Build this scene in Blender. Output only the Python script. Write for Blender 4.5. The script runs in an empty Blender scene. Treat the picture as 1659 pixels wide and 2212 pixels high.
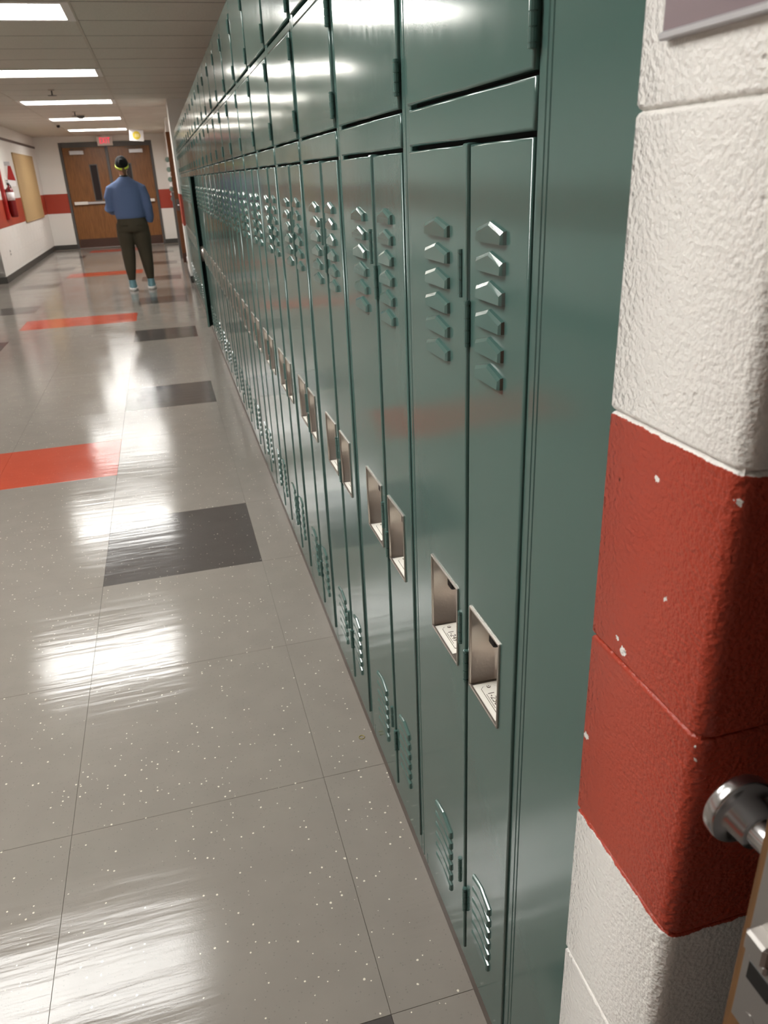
import bpy, bmesh, math, random
from mathutils import Vector, Matrix
random.seed(7)
C = bpy.data.collections.new('hallway'); bpy.context.scene.collection.children.link(C)
SC = bpy.context.scene
# ---------------------------------------------------------------- camera
cam_d = bpy.data.cameras.new('camera'); cam = bpy.data.objects.new('camera', cam_d); C.objects.link(cam)
RX = Vector((0.962652354, -0.267681448, -0.040584296))       # image right in the world
RY = Vector((-0.145518465, -0.385155388, -0.911306597))      # image down
RZ = Vector((0.228308615, 0.883177202, -0.409723332))        # view direction
M = Matrix((( RX.x, -RY.x, -RZ.x), (RX.y, -RY.y, -RZ.y), (RX.z, -RY.z, -RZ.z))).to_4x4()
M.translation = (-0.3533, 0.0, 1.40)
cam.matrix_world = M
cam_d.sensor_fit = 'HORIZONTAL'; cam_d.sensor_width = 36.0; cam_d.lens = 36.0 * 1638.17 / 1659.0
cam_d.clip_start = 0.02; cam_d.clip_end = 100
cam_d.dof.use_dof = True; cam_d.dof.focus_distance = 1.15; cam_d.dof.aperture_fstop = 16
SC.camera = cam
# ---------------------------------------------------------------- world, exposure
w = bpy.data.worlds.new('world'); SC.world = w; w.use_nodes = True
w.node_tree.nodes['Background'].inputs[0].default_value = (0.9, 0.95, 1, 1)
w.node_tree.nodes['Background'].inputs[1].default_value = 0.02
vs = SC.view_settings; vs.view_transform = 'Standard'; vs.look = 'None'; vs.gamma = 1; vs.use_curve_mapping = False
vs.exposure = 0.17
LAMP = 26.0           # strength of the ceiling lamps
# ---------------------------------------------------------------- materials
def lin(r, g, b):
    f = lambda c: c / 12.92 if c <= .04045 else ((c + .055) / 1.055) ** 2.4
    return (f(r / 255), f(g / 255), f(b / 255), 1)
class NT:
    def __init__(s, name):
        s.m = bpy.data.materials.new(name); s.m.use_nodes = True
        s.t = s.m.node_tree; s.b = s.t.nodes['Principled BSDF']
    def n(s, typ, **kw):
        nd = s.t.nodes.new(typ)
        for k, v in kw.items():
            if k.startswith('i_'):
                key = k[2:]; nd.inputs[int(key) if key.isdigit() else key.replace('_', ' ')].default_value = v
            else: setattr(nd, k, v)
        return nd
    def l(s, a, b): s.t.links.new(a, b)
    def set(s, **kw):
        for k, v in kw.items(): s.b.inputs[k.replace('_', ' ')].default_value = v
    def pos(s): return s.n('ShaderNodeNewGeometry').outputs['Position']
    def mapped(s, scale, src=None):
        mp = s.n('ShaderNodeMapping'); mp.inputs['Scale'].default_value = scale
        s.l(src or s.pos(), mp.inputs['Vector']); return mp.outputs[0]
    def math(s, op, a, b=None, c=None, clamp=False):
        nd = s.n('ShaderNodeMath', operation=op); nd.use_clamp = clamp
        for i, v in enumerate((a, b, c)):
            if v is None: continue
            if isinstance(v, (int, float)): nd.inputs[i].default_value = v
            else: s.l(v, nd.inputs[i])
        return nd.outputs[0]
    def mix(s, fac, a, b):
        nd = s.n('ShaderNodeMix', data_type='RGBA')
        if isinstance(fac, (int, float)): nd.inputs[0].default_value = fac
        else: s.l(fac, nd.inputs[0])
        for i, v in ((6, a), (7, b)):
            if isinstance(v, tuple): nd.inputs[i].default_value = v
            else: s.l(v, nd.inputs[i])
        return nd.outputs[2]
    def noise(s, scale, detail=2, rough=.5, vec=None):
        nd = s.n('ShaderNodeTexNoise'); nd.inputs['Scale'].default_value = scale
        nd.inputs['Detail'].default_value = detail; nd.inputs['Roughness'].default_value = rough
        s.l(vec or s.pos(), nd.inputs['Vector']); return nd.outputs[0]
    def ramp(s, src, p0, p1):
        nd = s.n('ShaderNodeMapRange'); nd.inputs[1].default_value = p0; nd.inputs[2].default_value = p1
        s.l(src, nd.inputs[0]); return nd.outputs[0]
    def bump(s, h, strength, dist, prev=None):
        nd = s.n('ShaderNodeBump'); nd.inputs['Strength'].default_value = strength; nd.inputs['Distance'].default_value = dist
        s.l(h, nd.inputs['Height'])
        if prev: s.l(prev, nd.inputs['Normal'])
        return nd.outputs[0]
def plain(name, col, rough=.5, metal=0., bump=0, bscale=60, **kw):
    t = NT(name); t.set(Base_Color=col, Roughness=rough, Metallic=metal, **kw)
    if bump: t.l(t.bump(t.noise(bscale, 3), bump, .003), t.b.inputs['Normal'])
    return t.m
MAT = {}
def locker_mat():
    t = NT('locker_paint'); t.set(IOR=1.62)
    big = t.noise(2.3, 1, .4); sm = t.noise(420, 2, .6)
    n1 = t.bump(big, .16, .02); n2 = t.bump(sm, .05, .0006, n1)
    t.l(n2, t.b.inputs['Normal'])
    var = t.noise(1.4, 3)
    t.l(t.mix(t.ramp(var, .35, .65), lin(72, 100, 94), lin(78, 104, 98)), t.b.inputs['Base Color'])
    sc = t.noise(26, 5, .7, t.mapped((1, 2.2, .7)))
    t.l(t.ramp(sc, .38, .8), t.b.inputs['Roughness'])
    rr = t.n('ShaderNodeMapRange'); rr.inputs[1].default_value = .35; rr.inputs[2].default_value = .75
    rr.inputs[3].default_value = .10; rr.inputs[4].default_value = .16
    t.l(sc, rr.inputs[0]); t.l(rr.outputs[0], t.b.inputs['Roughness'])
    return t.m
MAT['locker'] = locker_mat()
MAT['inner'] = plain('locker_inside', lin(34, 44, 42), .6)
MAT['steel'] = plain('brushed_steel', lin(190, 182, 174), .3, .85, .08, 200)
MAT['plate'] = plain('number_plate', lin(248, 244, 234), .4)
MAT['ink'] = plain('stamped_ink', lin(96, 86, 74), .6)
MAT['black'] = plain('black_plastic', lin(18, 17, 17), .4)
MAT['kick'] = plain('vinyl_base', lin(92, 82, 76), .45)
MAT['base'] = plain('dark_cove_base', lin(66, 64, 60), .5)
def wall_mat():
    t = NT('painted_block'); t.set(Roughness=.38)
    sep = t.n('ShaderNodeSeparateXYZ'); p = t.pos(); t.l(p, sep.inputs[0]); z = sep.outputs[2]
    wob = t.math('MULTIPLY_ADD', t.noise(60, 4, .7), .007, -.0035)
    zz = t.math('ADD', z, wob)
    band = t.math('MULTIPLY', t.math('GREATER_THAN', zz, .797), t.math('LESS_THAN', zz, 1.2175))
    chips = None
    for (x, y, cz, r) in ((-.03, .447, 1.186, .0026), (-.03, .421, 1.099, .0020), (-.03, .476, 1.030, .0022), (-.03, .466, 1.022, .0045), (-.028, .368, 1.001, .0012), (-.028, .3665, .990, .0016), (-.03, .5105, .896, .004), (-.028, .366, 1.2, .003)):
        d = t.n('ShaderNodeVectorMath', operation='DISTANCE'); t.l(p, d.inputs[0]); d.inputs[1].default_value = (x, y, cz)
        dn = t.math('MULTIPLY_ADD', t.noise(420, 2), .007, d.outputs['Value'])
        c = t.math('LESS_THAN', dn, r + .0035)
        chips = c if chips is None else t.math('MAXIMUM', chips, c)
    band = t.math('MULTIPLY', band, t.math('SUBTRACT', 1, chips))
    t.l(t.mix(band, lin(238, 234, 228), lin(170, 60, 38)), t.b.inputs['Base Color'])
    fine = t.noise(230, 2, .5); v = t.n('ShaderNodeTexVoronoi'); v.inputs['Scale'].default_value = 85
    t.l(t.mapped((1, 1, 1)), v.inputs['Vector'])
    pits = t.ramp(v.outputs['Distance'], 0, .22)
    pm = t.math('MULTIPLY', t.math('SUBTRACT', 1, pits), t.ramp(t.noise(24, 2), .52, .62))
    h = t.math('SUBTRACT', fine, t.math('MULTIPLY', pm, .55))
    t.l(t.bump(t.math('ADD', h, t.math('MULTIPLY', t.noise(70, 2), .5)), .8, .0026), t.b.inputs['Normal'])
    return t.m
MAT['wall'] = wall_mat()
def floor_mat(name, base, chips):
    t = NT(name); t.set(IOR=1.36)
    v = t.n('ShaderNodeTexVoronoi'); v.inputs['Scale'].default_value = 74; t.l(t.mapped((1, 1, 0)), v.inputs['Vector'])
    d = t.math('ADD', v.outputs['Distance'], t.math('MULTIPLY_ADD', t.noise(260, 2), .16, -.08))
    sepc = t.n('ShaderNodeSeparateColor'); t.l(v.outputs['Color'], sepc.inputs[0])
    size = t.ramp(sepc.outputs[0], .55, 1.0)
    m = t.math('LESS_THAN', d, t.math('MULTIPLY', size, .19))
    v2 = t.n('ShaderNodeTexVoronoi'); v2.inputs['Scale'].default_value = 190; t.l(t.mapped((1, 1, 0)), v2.inputs['Vector'])
    sp2 = t.n('ShaderNodeSeparateColor'); t.l(v2.outputs['Color'], sp2.inputs[0])
    m2 = t.math('MULTIPLY', t.math('GREATER_THAN', sp2.outputs[1], .86), t.math('LESS_THAN', v2.outputs['Distance'], .28))
    b0 = t.mix(t.ramp(t.noise(9, 3), .3, .7), base, tuple(c * .93 for c in base[:3]) + (1,))
    b1 = t.mix(t.math('MULTIPLY', m2, .35), b0, tuple(c * .5 for c in base[:3]) + (1,))
    t.l(t.mix(m, b1, chips), t.b.inputs['Base Color'])
    # worn, buffed wax: long low ripples across the hall plus a fine orange peel
    rip = t.noise(1.0, 3, .55, t.mapped((2.4, 24, 1)))
    soft = t.noise(5.5, 2, .5)
    peel = t.noise(330, 2, .5)
    n = t.bump(rip, .12, .0075); n = t.bump(soft, .035, .008, n); n = t.bump(peel, .12, .0006, n)
    t.l(n, t.b.inputs['Normal'])
    rr = t.n('ShaderNodeMapRange'); rr.inputs[1].default_value = .3; rr.inputs[2].default_value = .7
    rr.inputs[3].default_value = .085; rr.inputs[4].default_value = .17
    t.l(t.noise(2.2, 4, .6), rr.inputs[0]); t.l(rr.outputs[0], t.b.inputs['Roughness'])
    return t.m
MAT['tile_beige'] = floor_mat('tile_beige', lin(138, 131, 123), lin(226, 218, 200))
MAT['tile_dark'] = floor_mat('tile_charcoal', lin(82, 77, 74), lin(150, 142, 132))
MAT['tile_red'] = floor_mat('tile_coral', lin(182, 74, 52), lin(210, 120, 92))
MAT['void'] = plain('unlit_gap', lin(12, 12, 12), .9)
MAT['grout'] = plain('grout', lin(112, 104, 92), .6)
def ceil_mat():
    t = NT('ceiling_tile'); t.set(Roughness=.9)
    t.l(t.mix(t.ramp(t.noise(130, 3), .35, .65), lin(206, 200, 188), lin(218, 212, 200)), t.b.inputs['Base Color'])
    t.l(t.bump(t.noise(160, 3), .3, .002), t.b.inputs['Normal']); return t.m
MAT['ceil'] = ceil_mat()
MAT['tee'] = plain('ceiling_tee', lin(196, 188, 172), .5)
MAT['seam_shade'] = plain('seam_shade_strip', lin(92, 82, 70), .8)
MAT['shadow'] = plain('plenum', lin(50, 46, 42), .9)
MAT['white'] = plain('white_enamel', lin(236, 233, 226), .35)
def emit(name, col, s):
    t = NT(name); t.set(Base_Color=col, Emission_Color=col, Emission_Strength=s); return t.m
MAT['lamp'] = emit('lamp_lens', (1, .995, .965, 1), LAMP)
MAT['lamp_dim'] = emit('dimmed_lamp_lens', (1, .995, .965, 1), LAMP * .85)  # unseen near lamp, dimmed to balance the near lockers against the far hall
MAT['exit'] = emit('exit_letters', (1, .03, .10, 1), .95)
def wood(name, a, b, rough=.35, sc=(14, 14, 1.2)):
    t = NT(name); t.set(Roughness=rough)
    nz = t.noise(3, 5, .6, t.mapped(sc)); t.l(t.mix(t.ramp(nz, .3, .72), a, b), t.b.inputs['Base Color']); return t.m
MAT['oak'] = wood('stained_oak', lin(112, 70, 32), lin(144, 96, 50), .32)
MAT['oak_dark'] = wood('dark_stained_oak', lin(94, 52, 18), lin(116, 68, 28), .35)
MAT['edgewood'] = wood('door_edge_wood', lin(98, 66, 36), lin(124, 88, 50), .5, (60, 60, 3))
MAT['frame'] = plain('grey_steel_frame', lin(84, 82, 80), .4)
MAT['kickplate'] = plain('brown_kick_plate', lin(70, 44, 34), .4)
MAT['glass'] = plain('dark_wired_glass', lin(52, 46, 46), .12)
MAT['alu'] = plain('aluminium', lin(196, 194, 196), .35, .6)
MAT['chrome'] = plain('satin_chrome', lin(186, 184, 184), .24, 1.0)
MAT['doorface'] = plain('grey_door_face', lin(104, 101, 98), .5)
MAT['strike'] = plain('satin_lock_plate', lin(168, 164, 160), .4, .8)
MAT['tan'] = plain('tan_cork', lin(176, 146, 102), .8, 0, .3, 200)
MAT['purple'] = plain('purple_grey_board', lin(132, 112, 116), .45)
MAT['fire'] = plain('fire_red', lin(160, 30, 26), .3)
MAT['red_dark'] = plain('deep_red', lin(112, 16, 18), .3)
MAT['yellow'] = plain('yellow_print', lin(222, 196, 66), .6)
MAT['yellow_pale'] = plain('pale_yellow_print', lin(238, 222, 148), .6)
MAT['paper'] = plain('white_paper', lin(240, 236, 236), .7)
MAT['teal'] = plain('teal_paper', lin(122, 142, 134), .6)
MAT['brass'] = plain('brass', lin(150, 138, 84), .35, .8)
MAT['skin'] = plain('skin', lin(176, 124, 96), .5)
MAT['hair'] = plain('black_hair', lin(9, 8, 8), .9, 0, .6, 300)
MAT['hair_tip'] = plain('brown_hair', lin(104, 74, 46), .5, 0, .6, 300)
MAT['band'] = plain('neon_headband', lin(206, 218, 70), .6)
MAT['sweater'] = plain('blue_knit', lin(88, 106, 142), .9, 0, .4, 250)
MAT['trousers'] = plain('olive_twill', lin(64, 57, 42), .85, 0, .3, 200)
MAT['shoe'] = plain('teal_mesh_shoe', lin(112, 150, 158), .7)
MAT['sole'] = plain('white_sole', lin(226, 222, 218), .6)
# ---------------------------------------------------------------- helpers
def mesh_from(bm, name, mats, smooth=False):
    me = bpy.data.meshes.new(name); bmesh.ops.recalc_face_normals(bm, faces=bm.faces); bm.to_mesh(me); bm.free()
    for m in (mats if isinstance(mats, (list, tuple)) else [mats]): me.materials.append(MAT[m])
    if smooth:
        for p in me.polygons: p.use_smooth = True
    return me
def put(name, me, parent=None, loc=(0, 0, 0), rot=(0, 0, 0)):
    o = bpy.data.objects.new(name, me); C.objects.link(o)
    if parent: o.parent = parent
    o.location = loc; o.rotation_euler = rot; return o
def tag(o, label=None, cat=None, group=None, kind=None):
    for k, v in (('label', label), ('category', cat), ('group', group), ('kind', kind)):
        if v: o[k] = v
    return o
def thing(name, label, cat, loc=(0, 0, 0), group=None, rz=0):
    o = bpy.data.objects.new(name, None); C.objects.link(o); o.empty_display_size = .05
    o.location = loc; o.rotation_euler = (0, 0, rz); return tag(o, label, cat, group)
def box(bm, x0, x1, y0, y1, z0, z1, bev=0, mi=0, seg=1):
    r = bmesh.ops.create_cube(bm, size=1); vs_ = r['verts']
    for v in vs_: v.co = Vector(((x0 + x1) / 2 + v.co.x * (x1 - x0), (y0 + y1) / 2 + v.co.y * (y1 - y0), (z0 + z1) / 2 + v.co.z * (z1 - z0)))
    fs = {f for v in vs_ for f in v.link_faces}
    for f in fs: f.material_index = mi
    if bev:
        es = list({e for v in vs_ for e in v.link_edges})
        rr = bmesh.ops.bevel(bm, geom=es, offset=bev, segments=seg, affect='EDGES', profile=.5)
        for f in rr['faces']: f.material_index = mi
def boxme(name, b, mat, bev=0, seg=1):
    bm = bmesh.new(); box(bm, *b, bev=bev, seg=seg); return mesh_from(bm, name, mat)
def tube(bm, pts, rad, n=10, mi=0, cap=True):
    pts = [Vector(p) for p in pts]; rings = []
    up = Vector((0, 0, 1))
    for i, p in enumerate(pts):
        d = (pts[min(i + 1, len(pts) - 1)] - pts[max(i - 1, 0)]).normalized()
        a = d.cross(up)
        if a.length < .05: a = d.cross(Vector((0, 1, 0)))
        a.normalize(); b = d.cross(a).normalized()
        r = rad[i] if isinstance(rad, (list, tuple)) else rad
        ra, rb = r if isinstance(r, tuple) else (r, r)
        rings.append([bm.verts.new(p + a * ra * math.cos(2 * math.pi * k / n) + b * rb * math.sin(2 * math.pi * k / n)) for k in range(n)])
    for i in range(len(rings) - 1):
        for k in range(n):
            f = bm.faces.new((rings[i][k], rings[i][(k + 1) % n], rings[i + 1][(k + 1) % n], rings[i + 1][k])); f.material_index = mi
    if cap:
        for rg in (rings[0], rings[-1]): bm.faces.new(rg).material_index = mi
def text_into(bm, s, size, mat4, mi=0, depth=.0003, align='CENTER', sp=1.0):
    cu = bpy.data.curves.new('t', 'FONT'); cu.body = s; cu.size = size; cu.extrude = depth; cu.align_x = align; cu.align_y = 'CENTER'; cu.space_character = sp
    o = bpy.data.objects.new('t', cu); SC.collection.objects.link(o)
    dg = bpy.context.evaluated_depsgraph_get(); me = bpy.data.meshes.new_from_object(o.evaluated_get(dg))
    n0 = len(bm.faces); me.transform(mat4); bm.from_mesh(me); bm.faces.ensure_lookup_table()
    for f in bm.faces[n0:]: f.material_index = mi
    bpy.data.objects.remove(o); bpy.data.curves.remove(cu); bpy.data.meshes.remove(me)
def struct(name, me, **kw): return tag(put(name, me, **kw), kind='structure')
# ================================================================ SETTING
FY0, FY1 = -2.0, 20.42          # hall extent along y
XL, XN = -2.853, -3.45          # left wall beyond the jog, left wall near
ZC = 2.41
# ---- floor: grout slab and tiles
floor = struct('floor', boxme('floor', (XN - .1, 1.0, FY0, FY1 + .3, -.10, -.003), 'grout'))
PX, PY_, X0, Y0 = .607, .622, -.158, .864
tm = {}
for k in ('beige', 'dark', 'red'): tm[k] = boxme('tile', (0, PX - .0008, 0, PY_ - .0008, -.006, 0), 'tile_' + k, .0003)
edge_me = boxme('tile', (0, .175, 0, PY_ - .0008, -.006, 0), 'tile_beige', .0003)
for r in range(-3, 32):
    y = Y0 + PY_ * (r - 1)
    for c in range(0, 6):
        x = X0 - PX * (c + 1)
        if x < XN - .2: continue
        kind = 'beige'
        if (r - 4) % 4 == 0 and c in (0, 3): kind = 'dark'
        if (r - 6) % 8 == 0 and c in (1, 2): kind = 'red'
        put('tile', tm[kind], floor, (x, y, 0))
    put('tile', edge_me, floor, (X0, y, 0))
    if y < .4: put('tile', tm['beige'], floor, (X0 + .1765, y, 0))
# ---- ceiling
ceiling = struct('ceiling', boxme('ceiling', (XN - .1, 1.0, FY0, FY1 + .3, ZC + .07, ZC + .12), 'shadow'))
CT = .612; CY0 = 5.74
ct_me = boxme('ceiling_tile', (0.002, 1.218, .005, CT - .005, 0, .02), 'ceil', .005)
lights = []
for r in range(-13, 25):
    y = CY0 + CT * r
    for c, x in enumerate((-.70, -1.92, -3.14, -4.36)):
        if c == 1 and ((r % 5 == 0 and y > 1) or r == -8): lights.append((x, y)); continue  # unseen near lamp set off the regular spacing to keep the jamb shaded
        put('ceiling_tile', ct_me, ceiling, (x, y, ZC))
jo_me = boxme('ceiling_seam_shade', (XN, .5, -.005, .005, .0005, .008), 'seam_shade')  # dark flush strips stand in for the shade inside the tile seams
for r in range(-13, 25): put('ceiling_seam_shade', jo_me, ceiling, (0, CY0 + CT * r, ZC))
tee_me = boxme('ceiling_tee', (-.012, .012, FY0, FY1, -.004, .003), 'tee', .001)
for x in (-.70, -1.92, -3.14): put('ceiling_tee', tee_me, ceiling, (x, 0, ZC))
# ---- lamps
bm = bmesh.new()
W_, D_, dz, m = 1.22, CT, .046, .052
for b in ((0, W_, 0, m, -.006, dz), (0, W_, D_ - m, D_, -.006, dz), (0, m, m, D_ - m, -.006, dz), (W_ - m, W_, m, D_ - m, -.006, dz), (0, W_, 0, D_, dz + .012, dz + .02)): box(bm, *b)
housing_me = mesh_from(bm, 'lamp_housing', 'white')
lens_me = boxme('lamp_lens', (m, W_ - m, m, D_ - m, dz, dz + .01), 'lamp'); lens_dim = boxme('lamp_lens', (m, W_ - m, m, D_ - m, dz, dz + .01), 'lamp_dim')
ordn = ['third from the far doors', 'fourth from the far doors', 'nearest in view']
vis = sorted(lights, key=lambda p: -p[1]); names = {}
lab = ['farthest, just before the exit sign', 'second from the far doors', 'third from the far doors', 'fourth from the far doors', 'fifth from the far doors, cut by the left frame edge', 'overhead just past the nearest lockers, outside the picture', 'unseen, placed overhead by the doorway to light the near lockers']
for i, (x, y) in enumerate(vis):
    if y > FY1 - .7: continue
vis = [p for p in vis if p[1] < FY1 - .7]
for i, (x, y) in enumerate(vis):
    t = thing('ceiling_light', 'recessed rectangular fluorescent ceiling light, ' + lab[i], 'ceiling light', (x, y, ZC), 'ceiling lights along the hall')
    put('lamp_housing', housing_me, t); put('lamp_lens', lens_me if y > 1 else lens_dim, t)
# ---- block walls
BL, BH, ZB = .4064, .210, .590 - 3 * .210
blk = {}
def block_me(L, dep=.09, corner=False):
    key = (round(L, 3), corner)
    if key not in blk:
        bm = bmesh.new(); box(bm, 0, dep, .0008, L - .0008, .0008, BH - .0008)
        es = [e for e in bm.edges if all(v.co.x < 1e-6 for v in e.verts)]
        bmesh.ops.bevel(bm, geom=es, offset=.0025, segments=2, affect='EDGES')
        blk[key] = mesh_from(bm, 'block', 'wall')
    return blk[key]
def block_wall(parent, loc, rz, length, holes=(), z0=None, rows=12, pattern=0):
    """block faces local -x; runs along local +y. holes: (y0,y1,ztop)"""
    root = parent; Rm = Matrix.Rotation(rz, 4, 'Z')
    for r in range(rows):
        zb = ZB + BH * r
        if zb >= ZC: break
        segs = []; y = -(BL / 2 if (r + pattern) % 2 else 0)
        while y < length:
            segs.append([max(y, 0), min(y + BL, length)]); y += BL
        out = []
        for a, b in segs:
            parts = [(a, b)]
            for h0, h1, ht in holes:
                if zb + BH * .5 < ht:
                    np_ = []
                    for p, q in parts:
                        if q <= h0 or p >= h1: np_.append((p, q))
                        else:
                            if p < h0: np_.append((p, h0))
                            if q > h1: np_.append((h1, q))
                    parts = np_
            out += parts
        for a, b in out:
            if b - a < .02: continue
            p = Vector(loc) + Rm @ Vector((0, a, 0))
            put('block', block_me(b - a), root, (p.x, p.y, zb), (0, 0, rz))
# left wall beyond the jog: face at XL looking +x
wl = struct('wall_left', boxme('wall_left', (XL - .20, XL - .0045, 13.79, FY1 + .1, 0, ZC + .02), 'wall'))
block_wall(wl, (XL, FY1, 0), math.pi, FY1 - 13.79)
wj = struct('wall_left_return', boxme('wall_left_return', (XN - .1, XL - .02, 13.796, 13.99, 0, ZC + .02), 'wall'))
block_wall(wj, (XL, 13.79, 0), math.pi / 2, XL - XN, pattern=1) if False else None
block_wall(wj, (XN, 13.79, 0), -math.pi / 2, 0.0) if False else None
Rq = None
for r in range(12):
    zb = ZB + BH * r; x = XL
    off = BL / 2 if r % 2 else BL
    first = True
    while x > XN:
        L = off if first else BL; first = False
        put('block', block_me(L), wj, (x - L, 13.79, zb), (0, 0, 0)).matrix_local = Matrix.Translation((x - L, 13.79, zb)) @ Matrix(((0, 1, 0, 0), (1, 0, 0, 0), (0, 0, 1, 0), (0, 0, 0, 1)))
        x -= L
struct('wall_left_near', boxme('wall_left_near', (XN - .15, XN, FY0, 13.8, 0, ZC + .02), 'wall'))
struct('wall_back', boxme('wall_back', (XN - .1, 1.0, FY0 - .15, FY0, 0, ZC + .02), 'wall'))
# far wall, face at FY1 looking -y
DX0, DX1, DZ = -2.285, -.345, 2.225
bm = bmesh.new(); box(bm, XL - .1, DX0, FY1 + .005, FY1 + .2, 0, ZC + .02); box(bm, DX1, .3, FY1 + .005, FY1 + .2, 0, ZC + .02); box(bm, DX0, DX1, FY1 + .005, FY1 + .2, DZ, ZC + .02)
wf = struct('wall_far', mesh_from(bm, 'wall_far', 'wall'))
FLIP = Matrix(((0, 1, 0, 0), (1, 0, 0, 0), (0, 0, 1, 0), (0, 0, 0, 1)))
for r in range(12):
    zb = ZB + BH * r; x = XL - (BL / 2 if r % 2 else 0)
    while x < .05:
        a, b = max(x, XL), min(x + BL, .05); x += BL
        prt = [(a, b)]
        if zb < DZ - .1:
            prt = [(p, q) for p, q in ((a, min(b, DX0)), (max(a, DX1), b)) if q - p > .02]
        for p, q in prt:
            o = put('block', block_me(q - p), wf); o.matrix_local = Matrix.Translation((p, FY1, zb)) @ FLIP
# right-hand walls
struct('wall_right_alcove', boxme('wall_right_alcove', (.42, .6, .3, 16.4, 0, ZC + .02), 'wall'))
wp = struct('wall_right', boxme('wall_right', (-.03, .42, 12.035, 12.9, 0, ZC + .02), 'wall'))
for r in range(12):
    zb = ZB + BH * r
    for a, b in (((-.035, .17), (.17, .42)) if r % 2 else ((-.035, .37), (.37, .42))):
        o = put('block', block_me(b - a), wp); o.matrix_local = Matrix.Translation((a, 12.03, zb)) @ FLIP
wr = struct('wall_right_far', boxme('wall_right_far', (.025, .42, 16.3, FY1 + .1, 0, ZC + .02), 'wall'))
block_wall(wr, (.02, 16.3, 0), 0, FY1 - 16.3)
struct('wall_right_header', boxme('wall_right_header', (-.03, .42, 15.24, 15.40, 2.18, ZC + .02), 'wall', .004))
# near pier beside the camera: blocks with bullnose corner
wn = struct('wall_near', boxme('wall_near', (-.0255, .9, .3665, .51, 0, ZC + .02), 'wall'))
bm = bmesh.new(); CR = .013
def plan(ins):
    x0, y0, x1, y1 = -.03 + ins, .362 + ins, .371, .515 - ins
    pts = [(x0 + CR - CR * math.sin(k * math.pi / 12), y0 + CR - CR * math.cos(k * math.pi / 12)) for k in range(7)]
    return pts + [(x0, y1), (x1, y1), (x1, y0)]
lv = [[bm.verts.new((x, y, z)) for x, y in plan(i)] for z, i in ((0, .0030), (.0015, .0012), (.004, 0), (BH - .004, 0), (BH - .0015, .0012), (BH, .0030))]
for a_, b_ in zip(lv, lv[1:]):
    for k in range(10): bm.faces.new((a_[k], a_[(k + 1) % 10], b_[(k + 1) % 10], b_[k]))
bm.faces.new(lv[0]); bm.faces.new(lv[-1])
pier_me = mesh_from(bm, 'block', 'wall', True); pier_me.set_sharp_from_angle(angle=math.radians(40))
bm = bmesh.new(); box(bm, .373, .77, .362, .515, .0005, BH - .0005, .003); pier2 = mesh_from(bm, 'block', 'wall')
for r in range(12):
    put('block', pier_me, wn, (0, 0, ZB + BH * r)).modifiers.new('normals', 'WEIGHTED_NORMAL'); put('block', pier2, wn, (0, 0, ZB + BH * r))
struct('wall_right_near', boxme('wall_right_near', (.90, 1.05, FY0, .37, 0, ZC + .02), 'wall'))
# cove bases
struct('baseboard_left', boxme('baseboard_left', (XL - .002, XL + .008, 13.782, FY1, 0, .10), 'base', .003))
struct('baseboard_left_return', boxme('baseboard_left_return', (XN, XL + .008, 13.780, 13.79, 0, .10), 'base', .003))
struct('baseboard_left_near', boxme('baseboard_left_near', (XN - .002, XN + .008, FY0, 13.78, 0, .10), 'base', .003))
struct('baseboard_far', boxme('baseboard_far', (XL, DX0 - .055, FY1 - .008, FY1 + .002, 0, .10), 'base', .003))
struct('baseboard_far_right', boxme('baseboard_far_right', (DX1 + .055, .02, FY1 - .008, FY1 + .002, 0, .10), 'base', .003))
struct('baseboard_right', boxme('baseboard_right', (-.043, .06, 12.022, 12.9, 0, .10), 'base', .003))
struct('baseboard_lockers', boxme('baseboard_lockers', (.001, .012, .515, 12.02, 0, .034), 'kick', .002))
struct('baseboard_right_far', boxme('baseboard_right_far', (.010, .022, 16.3, FY1, 0, .10), 'base', .003))
# ---- far double doors
bm = bmesh.new()
FT = .055
box(bm, DX0 - FT, DX0, FY1 - .02, FY1 + .06, 0, DZ + FT, .003); box(bm, DX1, DX1 + FT, FY1 - .02, FY1 + .06, 0, DZ + FT, .003)
box(bm, DX0, DX1, FY1 - .02, FY1 + .06, DZ - .05, DZ + FT, .003)
cxd = (DX0 + DX1) / 2
box(bm, cxd - .03, cxd + .03, FY1 - .01, FY1 + .06, 0, DZ - .05, .003)
dfr = struct('trim_1', mesh_from(bm, 'door_frame', 'frame'))
struct('trim_2', boxme('threshold', (DX0, DX1, FY1 - .03, FY1 + .1, 0, .008), 'alu', .002))
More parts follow.
